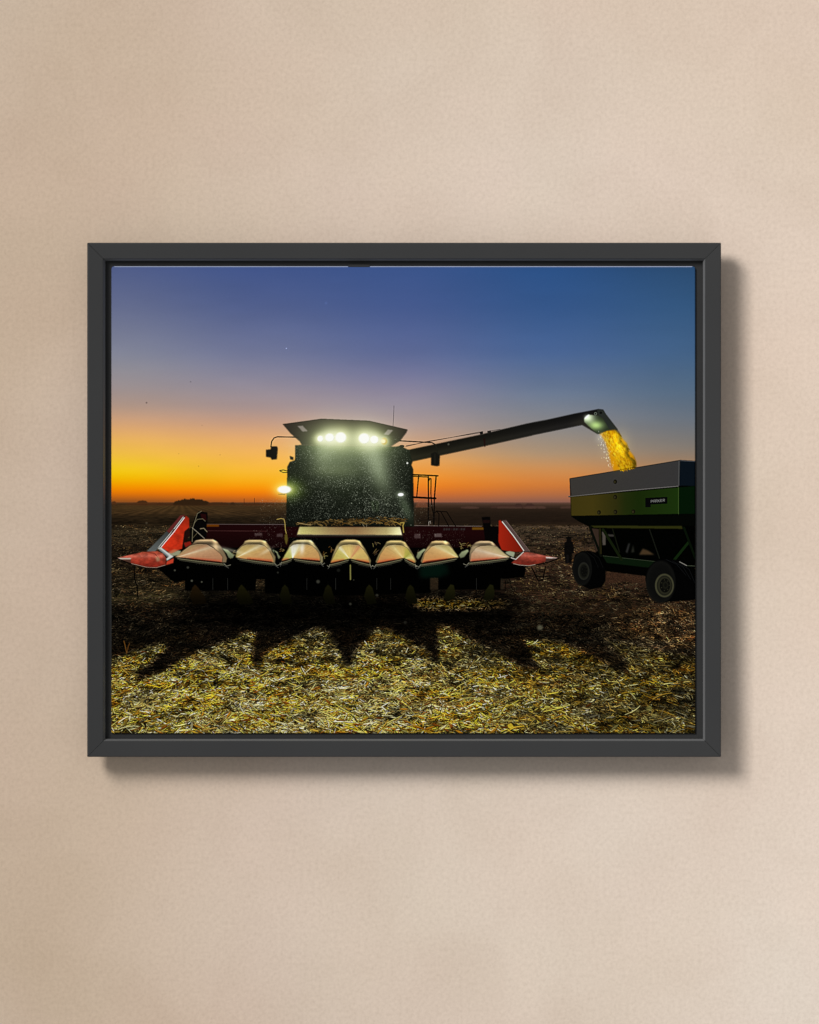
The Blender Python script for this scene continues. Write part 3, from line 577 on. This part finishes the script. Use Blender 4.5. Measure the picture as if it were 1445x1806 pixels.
    poly(B([(450,505),(665,238),(690,260),(690,340),(655,370),(630,520),(600,530),(510,545)]), lambda x, y: col((196,48,23)) * ((.8 + .25 * np.clip((y - 910) / 50, 0, 1)) * (.78 + .4 * noise(12, 8, 72, 3)[np.clip(((y - PY0) * SS).astype(int), 0, H - 1), np.clip(((x - PX0) * SS).astype(int), 0, W - 1)]))[..., None], 1, .4)
    poly(B([(650,375),(690,342),(700,400),(650,470),(632,520)]), (34,12,10), .9, .6); poly(B([(645,470),(700,455),(712,480),(660,510)]), (140,30,20), .9, .6)
    line(B([(435,502),(540,378),(640,250)]), 1.6, (176,176,168)); line(B([(452,505),(560,378),(650,256)]), 1.4, (232,230,220)); line(B([(530,400),(560,355)]), 1.6, (60,50,48))
    poly(B([(505,562),(560,530),(620,538),(600,575),(540,580)]), (150,150,120), .9, .7); poly(B([(500,550),(560,522),(610,528),(540,560)]), (196,92,60), .8, .7)
    poly(B([(500,628),(560,598),(556,640),(492,658)]), (190,62,40), 1, .5)
    def coneL(x, y):
        t = np.clip((x - 206) / 86, 0, 1); v = np.clip((y - 973) / 28, 0, 1)
        n_ = blur(np.random.RandomState(3).rand(*x.shape).astype(np.float32), .9) * 3 - 1
        c = col((172,76,54)) * (1 - v[..., None]) + col((132,36,24)) * v[..., None]
        return np.clip(c * (.92 + .16 * n_)[..., None] + .12 * np.exp(-((v - .28) / .12) ** 2)[..., None], 0, 1)
    grime = noise(9, 5, 71, 3)
    gsel = lambda x, y: grime[np.clip(((y - PY0) * SS).astype(int), 0, H - 1), np.clip(((x - PX0) * SS).astype(int), 0, W - 1)]
    poly(CONE_L, lambda x, y: coneL(x, y) * (.66 + .66 * gsel(x, y))[..., None], 1, .4)
    poly(B([(78,598),(200,598),(190,612),(105,612)]), (196,190,176), .95, .5); poly(B([(105,612),(195,612),(190,640),(150,628)]), (70,54,44), .9, .6)
    line(B([(76,600),(140,628),(220,656),(330,682),(410,684),(490,660)]), 1.8, (10,8,7)); line(B([(200,646),(330,677),(410,680),(488,658)]), 1., (214,170,150), .7)
    line(B([(320,545),(400,562),(430,600),(425,630)]), 1., (90,30,22), .7); poly(B([(402,590),(432,585),(445,620),(415,630)]), (190,170,130), .6, .9)
    poly(B([(420,512),(450,505),(535,572),(560,585),(500,622),(495,604),(515,588)]), (206,208,202), 1, .5); poly(B([(440,515),(520,580),(505,592),(430,525)]), (128,134,134), .8, .6)
    poly(D([(675,280),(690,275),(890,540),(850,547),(790,545),(700,530),(672,460)]), lambda x, y: col((148,32,15)) * (1.06 - .3 * np.clip((x - 880) / 40, 0, 1))[..., None], 1, .4)
    poly(D([(700,278),(738,275),(940,545),(893,545)]), (84,66,62), 1, .4); line(D([(705,290),(800,410),(888,535)]), 1.6, (206,196,186)); line(D([(740,285),(940,542)]), .9, (140,120,112), .6)
    poly(D([(730,555),(770,540),(812,552),(800,592),(760,575)]), (150,156,130), .9, .7)
    def coneR(x, y):
        v = np.clip((y - 973) / 26, 0, 1); n_ = blur(np.random.RandomState(6).rand(*x.shape).astype(np.float32), .9) * 3 - 1
        c = col((154,72,56)) * (1 - v[..., None]) + col((112,32,22)) * v[..., None]
        return np.clip(c * (.92 + .16 * n_)[..., None] + .09 * np.exp(-((v - .25) / .12) ** 2)[..., None], 0, 1)
    poly(CONE_R, lambda x, y: coneR(x, y) * (.66 + .62 * gsel(x, y))[..., None], 1, .4)
    poly(D([(1075,588),(1180,597),(1150,606),(1078,602)]), (214,214,206), .95, .5); poly(D([(1078,602),(1176,600),(1100,628),(1070,632)]), (56,44,38), .9, .5)
    line(D([(1182,600),(1100,634),(1040,648),(930,668),(800,656)]), 1.8, (9,8,7)); line(D([(800,646),(850,658),(930,664),(985,654)]), 1., (214,190,170), .7)
    line(D([(780,596),(820,610),(885,548)]), 1.8, (196,190,180), .85)

    # ---- paper grain, soft lens blur
    img[:] = np.clip(img + .5 * (img - blur(img, 1.3)), 0, 1)
    lum = img.max(-1, keepdims=True)
    img[:] = np.clip(img * np.clip((lum - .012) / (lum + 1e-4) * (1 - .1 * np.exp(-lum / .07)), 0, 1), 0, 1)
    gn = (rng.rand(H, W).astype(np.float32) - .5)[..., None]
    img[:] = np.clip(img + gn * .016, 0, 1)
    return img

# ------------------------------------------------------------------ materials
def new_mat(name):
    m = bpy.data.materials.new(name); m.use_nodes = True
    nt = m.node_tree; return m, nt, nt.nodes, nt.links, nt.nodes['Principled BSDF']

def wall_material():
    m, nt, N, L, b = new_mat('limewashed_wall')
    tc = N.new('ShaderNodeTexCoord')
    def noise(scale, detail, rough, w=0.0, dist=0.0):
        n = N.new('ShaderNodeTexNoise'); n.noise_dimensions = '4D'; n.inputs['W'].default_value = w
        n.inputs['Scale'].default_value = scale; n.inputs['Detail'].default_value = detail; n.inputs['Roughness'].default_value = rough; n.inputs['Distortion'].default_value = dist
        L.new(tc.outputs['Object'], n.inputs['Vector']); return n.outputs['Fac']
    def ramp(fac, stops):
        r = N.new('ShaderNodeValToRGB'); L.new(fac, r.inputs['Fac'])
        r.color_ramp.elements[0].position, r.color_ramp.elements[0].color = stops[0][0], (*stops[0][1], 1)
        r.color_ramp.elements[1].position, r.color_ramp.elements[1].color = stops[-1][0], (*stops[-1][1], 1)
        for p, c in stops[1:-1]:
            e = r.color_ramp.elements.new(p); e.color = (*c, 1)
        return r.outputs['Color']
    def mul(a, bcol, f=1.0):
        x = N.new('ShaderNodeMix'); x.data_type = 'RGBA'; x.blend_type = 'MULTIPLY'; x.inputs['Factor'].default_value = f
        L.new(a, x.inputs['A']); L.new(bcol, x.inputs['B']); return x.outputs['Result']
    base = ramp(noise(1.5, 3, .5, 11.26, .3), [(.25, (.61, .458, .33)), (.5, (.685, .552, .445)), (.75, (.745, .65, .572))])
    blot = ramp(noise(11, 5, .6, 8.2, .6), [(.3, (.945, .935, .925)), (.55, (1, 1, 1)), (.8, (1.035, 1.03, 1.025))])
    fleck = ramp(noise(330, 3, .65, 1.7), [(.28, (.915, .91, .90)), (.5, (1, 1, 1)), (.74, (1.075, 1.075, 1.07))])
    hue = ramp(noise(5.5, 3, .5, 5.5, .4), [(.3, (.985, 1.0, .985)), (.7, (1.01, .993, 1.0))])
    c = mul(mul(mul(base, blot), fleck), hue)
    L.new(c, b.inputs['Base Color']); b.inputs['Roughness'].default_value = .93; b.inputs['Specular IOR Level'].default_value = .12
    bp = N.new('ShaderNodeBump'); bp.inputs['Strength'].default_value = .22; bp.inputs['Distance'].default_value = .0006
    L.new(noise(420, 4, .6, 2.2), bp.inputs['Height']); L.new(bp.outputs['Normal'], b.inputs['Normal'])
    return m

def frame_material():
    m, nt, N, L, b = new_mat('matte_charcoal_paint')
    tc = N.new('ShaderNodeTexCoord'); n = N.new('ShaderNodeTexNoise'); n.inputs['Scale'].default_value = 9; n.inputs['Detail'].default_value = 4
    L.new(tc.outputs['Object'], n.inputs['Vector'])
    r = N.new('ShaderNodeValToRGB'); L.new(n.outputs['Fac'], r.inputs['Fac'])
    r.color_ramp.elements[0].position = .3; r.color_ramp.elements[0].color = (.0305, .0305, .031, 1)
    r.color_ramp.elements[1].position = .7; r.color_ramp.elements[1].color = (.034, .034, .034, 1)
    L.new(r.outputs['Color'], b.inputs['Base Color']); b.inputs['Roughness'].default_value = .42; b.inputs['Specular IOR Level'].default_value = .28
    n2 = N.new('ShaderNodeTexNoise'); n2.inputs['Scale'].default_value = 900; L.new(tc.outputs['Object'], n2.inputs['Vector'])
    bp = N.new('ShaderNodeBump'); bp.inputs['Strength'].default_value = .05; bp.inputs['Distance'].default_value = .0003
    L.new(n2.outputs['Fac'], bp.inputs['Height']); L.new(bp.outputs['Normal'], b.inputs['Normal'])
    return m

def plain_material(name, c, rough=.7, spec=.2):
    m, nt, N, L, b = new_mat(name)
    tc = N.new('ShaderNodeTexCoord'); n = N.new('ShaderNodeTexNoise'); n.inputs['Scale'].default_value = 60
    L.new(tc.outputs['Object'], n.inputs['Vector'])
    r = N.new('ShaderNodeValToRGB'); L.new(n.outputs['Fac'], r.inputs['Fac'])
    r.color_ramp.elements[0].color = (c[0] * .92, c[1] * .92, c[2] * .92, 1); r.color_ramp.elements[1].color = (c[0] * 1.08, c[1] * 1.08, c[2] * 1.08, 1)
    L.new(r.outputs['Color'], b.inputs['Base Color']); b.inputs['Roughness'].default_value = rough; b.inputs['Specular IOR Level'].default_value = spec
    return m

def print_material():
    ink = paint_print()
    h, w_ = ink.shape[:2]
    im = bpy.data.images.new('print_ink', w_, h, alpha=False, float_buffer=False)
    px = np.ones((h, w_, 4), np.float32); px[..., :3] = ink[::-1]
    im.pixels.foreach_set(px.ravel()); im.update(); im.pack()
    m, nt, N, L, b = new_mat('printed_canvas')
    t = N.new('ShaderNodeTexImage'); t.image = im; t.extension = 'EXTEND'; t.interpolation = 'Linear'
    L.new(t.outputs['Color'], b.inputs['Base Color']); b.inputs['Roughness'].default_value = .9; b.inputs['Specular IOR Level'].default_value = 0.0
    return m

M_WALL, M_FRAME, M_INK = wall_material(), frame_material(), print_material()
M_BACK = plain_material('black_card', (.028, .028, .028), .8, .1)
M_FLOOR = plain_material('charcoal_ledge', (.026, .026, .026), .7, .15)
M_BEVEL = plain_material('bevel_highlight_grey', (.11, .11, .111), .5, .5)  # paler than the rails: the bevel's highlight is put into the colour
M_METAL = plain_material('zinc_cleat', (.45, .45, .44), .45, .5)
M_EDGE_LIGHT = plain_material('painted_edge_highlight', (.33, .37, .50), .8, .1)  # pale tone that paints a highlight on the canvas's top edge

# ------------------------------------------------------------------ mesh helpers
def link(name, verts, faces, mat, parent=None, uv=False, smooth=False):
    me = bpy.data.meshes.new(name); me.from_pydata([tuple(v) for v in verts], [], faces); me.update()
    bm = bmesh.new(); bm.from_mesh(me); bmesh.ops.recalc_face_normals(bm, faces=bm.faces) if len(faces) > 1 else None; bm.to_mesh(me); bm.free()
    me.materials.append(mat)
    if uv:
        lay = me.uv_layers.new(name='print')
        for lp in me.loops:
            v = me.vertices[lp.vertex_index].co
            gx, gy = v.x / S + CX, CY - v.z / S
            lay.data[lp.index].uv = ((gx - PX0) / (PX1 - PX0), 1 - (gy - PY0) / (PY1 - PY0))
    if smooth:
        for p in me.polygons: p.use_smooth = True
    o = bpy.data.objects.new(name, me); col_.objects.link(o)
    if parent: o.parent = parent
    return o
def box(name, x0, y0, x1, y1, d0, d1, mat, parent=None):
    v = [P(x, y, d) for d in (d0, d1) for x, y in ((x0, y0), (x1, y0), (x1, y1), (x0, y1))]
    return link(name, v, [(0, 1, 2, 3), (4, 5, 6, 7), (0, 1, 5, 4), (1, 2, 6, 5), (2, 3, 7, 6), (3, 0, 4, 7)], mat, parent)
def tag(o, label=None, category=None, kind=None, group=None):
    for k, v in (('label', label), ('category', category), ('kind', kind), ('group', group)):
        if v: o[k] = v
    return o

# ------------------------------------------------------------------ the wall
hw, hh = 1.3, 1.2
wall = link('wall', [(-hw, 0, -hh), (hw, 0, -hh), (hw, 0, hh), (-hw, 0, hh), (-hw, .06, -hh), (hw, .06, -hh), (hw, .06, hh), (-hw, .06, hh)],
            [(0, 1, 2, 3), (7, 6, 5, 4), (0, 4, 5, 1), (1, 5, 6, 2), (2, 6, 7, 3), (3, 7, 4, 0)], M_WALL)
tag(wall, 'mottled beige limewashed wall behind the picture', 'wall', 'structure')

# ------------------------------------------------------------------ the frame: four mitred rails, a ledge and a hanging cleat
DZ = .0048                                              # the print's face lies this far behind the frame's front plane
FX0, FY0, FX1, FY1 = 154.0, 428.0, 1272.0, 1335.0      # outer edge
RW, CH = 28.0, 3.4                                      # rail face width, inner chamfer width
frame = bpy.data.objects.new('picture_frame', None); col_.objects.link(frame)
tag(frame, 'matte charcoal floater frame with mitred corners hung on the beige wall', 'picture frame')
# rail cross-section: (inward distance on the grid, depth behind the front plane)
PROF = [(0.0, .0110), (0.0, .0006), (.9, .0001), (2.2, .0), (RW - .6, .0003), (RW + .3, .0006), (RW + CH, .0040), (RW + CH + .15, .0110)]
def rail(side):
    G_ = .32                                            # half of the mitre joint
    vs, n = [], len(PROF)
    for end in (0, 1):
        for t, d in PROF:
            g = G_ if d < .003 else 0.0
            if side in ('top', 'bottom'):
                x = FX0 + t + g if end == 0 else FX1 - t - g
                y = FY0 + t if side == 'top' else FY1 - t
            else:
                y = FY0 + t + g if end == 0 else FY1 - t - g
                x = FX0 + t if side == 'left' else FX1 - t
            vs.append(P(x, y, d))
    fs = [(k, (k + 1) % n, n + (k + 1) % n, n + k) for k in range(n)] + [tuple(range(n)), tuple(range(n, 2 * n))]
    o = link('rail', vs, fs, M_FRAME, frame)
    o.data.materials.append(M_BEVEL)                    # lighter grey on the inner bevel paints in its highlight
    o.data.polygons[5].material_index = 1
    return o
for s_ in ('left', 'right', 'top', 'bottom'): rail(s_)
e = RW + CH + .3
box('back_board', FX0 + e, FY0 + e, FX1 - e, FY1 - e, .0066, .0108, M_FLOOR, frame)
cl = box('hanging_cleat', 420, 560, 1006, 640, .0109, .0250, M_METAL, frame)
for x in (230, 1166): box('bumper', x, 1230, x + 30, 1260, .0109, .0250, M_BACK, frame)
box('canvas_clip', 614.5, 466, 652, 470.3, DZ - .0002, .0065, M_FLOOR, frame)

# ------------------------------------------------------------------ the canvas print: a thin wrapped sheet whose ink shows the harvest
QX0, QY0, QX1, QY1 = 196.0, 469.0, 1227.4, 1294.0
def outline(inset, r):
    x0, y0, x1, y1 = QX0 + inset, QY0 + inset, QX1 - inset, QY1 - inset
    pts = []
    for cx, cy, a0, rr in ((x1, y0, -90, r), (x1, y1, 0, 1.2), (x0, y1, 90, 1.2), (x0, y0, 180, r)):
        sx = 1 if cx == x1 else -1; sy = 1 if cy == y1 else -1
        for k in range(5):
            a = math.radians(a0 + 90 * k / 4)
            pts.append((cx - sx * rr + rr * math.cos(a), cy - sy * rr + rr * math.sin(a)))
    return pts
rings = [(0.0, .0065, 5.0), (0.0, DZ + .0006, 5.0), (.35, DZ + .0002, 4.7), (1.1, DZ, 4.2)]
vs, fs = [], []
for ins, d, r_ in rings: vs += [P(x, y, d) for x, y in outline(ins, r_)]
n = 20
for k in range(len(rings) - 1):
    fs += [(k * n + i, k * n + (i + 1) % n, (k + 1) * n + (i + 1) % n, (k + 1) * n + i) for i in range(n)]
fs.append(tuple(range((len(rings) - 1) * n, len(rings) * n))); fs.append(tuple(range(n)))
canvas = link('canvas_print', vs, fs, M_INK, None, uv=True)
tag(canvas, 'canvas photo print of a lit combine harvester unloading corn at dusk, inside the charcoal frame', 'canvas print')
# pale strip painting the light caught by the top edge, broken by the clip
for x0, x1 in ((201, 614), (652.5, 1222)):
    o = link('edge_highlight', [P(x0, QY0 - .15, DZ + .0005), P(x1, QY0 - .15, DZ + .0005), P(x1, QY0 + .35, DZ + .00005), P(x0, QY0 + .35, DZ + .00005), P(x1 - .5, QY0 + 1.3, DZ - .00006), P(x0 + .5, QY0 + 1.3, DZ - .00006)],
             [(0, 1, 2, 3), (3, 2, 4, 5)], M_EDGE_LIGHT, canvas)

# printed shapes: the inked figures of the picture, each a film on the sheet carrying its own piece of the print
def film(name, pts, level, parent, label=None):
    lo_x, lo_y, hi_x, hi_y = QX0 + 1.3, QY0 + 1.3, QX1 - 1.3, QY1 - 1.3
    q = [(min(max(x, lo_x), hi_x), min(max(y, lo_y), hi_y)) for x, y in pts]
    out = []
    for p_ in q:
        if not out or abs(p_[0] - out[-1][0]) + abs(p_[1] - out[-1][1]) > .05: out.append(p_)
    me_v = [P(x, y, DZ - .00008 * level) for x, y in out]
    area = sum(out[k - 1][0] * out[k][1] - out[k][0] * out[k - 1][1] for k in range(len(out)))
    f_ = tuple(range(len(out)))
    if area > 0: f_ = f_[::-1]
    o = link(name, me_v, [f_], M_INK, parent, uv=True)
    if o.data.polygons[0].normal.y > 0: o.data.flip_normals()
    if label: o['label'] = label
    return o
GROUND = [(196, 890), (520, 890), (760, 894), (1228, 895), (1228, 1294), (196, 1294)]
SKY = [(196, 469), (1228, 469), (1228, 895), (760, 894), (520, 890), (196, 890)]
film('printed_sky', SKY, 1, canvas, 'printed dusk sky fading from blue to orange')
film('printed_field', GROUND, 1, canvas, 'printed harvested field with lit straw and long shadows')
comb = film('printed_combine_header', HEADER, 2, canvas, 'printed red corn header of the combine with dusty snouts')
for k, (fr_, tip, cone, hood, ramp) in enumerate(SN):
    hull = fr_(hood)[: len(hood)]
    film('printed_snout', fr_(cone), 3, comb)
film('printed_end_divider', CONE_L, 3, comb); film('printed_end_divider', CONE_R, 3, comb)
film('printed_divider_panel', PANEL_L, 3, comb); film('printed_divider_panel', PANEL_R, 3, comb)
film('printed_feeder_plate', PLATE, 3, comb)
cab = film('printed_combine_cab', CAB_BODY, 4, canvas, 'printed dark cab of the combine in a haze of lit dust')
film('printed_cab_roof', CAB_ROOF, 5, cab)
def ring(x, y, rx, ry, n_=14): return [(x + rx * math.cos(2 * math.pi * k / n_), y + ry * math.sin(2 * math.pi * k / n_)) for k in range(n_)]
for x, y, r_ in ((505,402,25),(585,392,37),(680,392,45),(878,400,45),(965,410,35),(1043,422,24)):
    (x, y), = A([(x, y)]); film('printed_work_light', ring(x, y, r_ / 4.8167, r_ / 4.8167), 6, cab)
for (x, y), rx, ry in ((A([(200,835)])[0], 12, 7), (A([(1190,878)])[0], 5.2, 3)): film('printed_side_lamp', ring(x, y, rx, ry), 6, cab)
film('printed_mirror', A([(44,497),(84,492),(86,468),(136,468),(143,480),(135,576),(92,580),(82,562),(44,556)]), 6, cab)
film('printed_mirror', E([(292,528),(330,514),(366,545),(362,630),(340,636),(292,628)]), 6, cab)
film('printed_auger', AUGER, 5, canvas, 'printed unloading auger tube reaching over the wagon')
film('printed_corn_stream', STREAM, 6, canvas, 'printed stream of golden corn falling from the auger')
wag = film('printed_grain_wagon', WAGON, 2, canvas, 'printed green grain wagon with grey upper side')
film('printed_upper_side', GREY_SIDE, 3, wag); film('printed_lower_side', GREEN_SIDE, 3, wag); film('printed_decal', DECAL, 4, wag)
film('printed_wheel', TYRE_L, 3, wag); film('printed_wheel', TYRE_R, 3, wag)
film('printed_person', PERSON, 2, canvas, 'printed figure in dark clothes standing beyond the wagon')
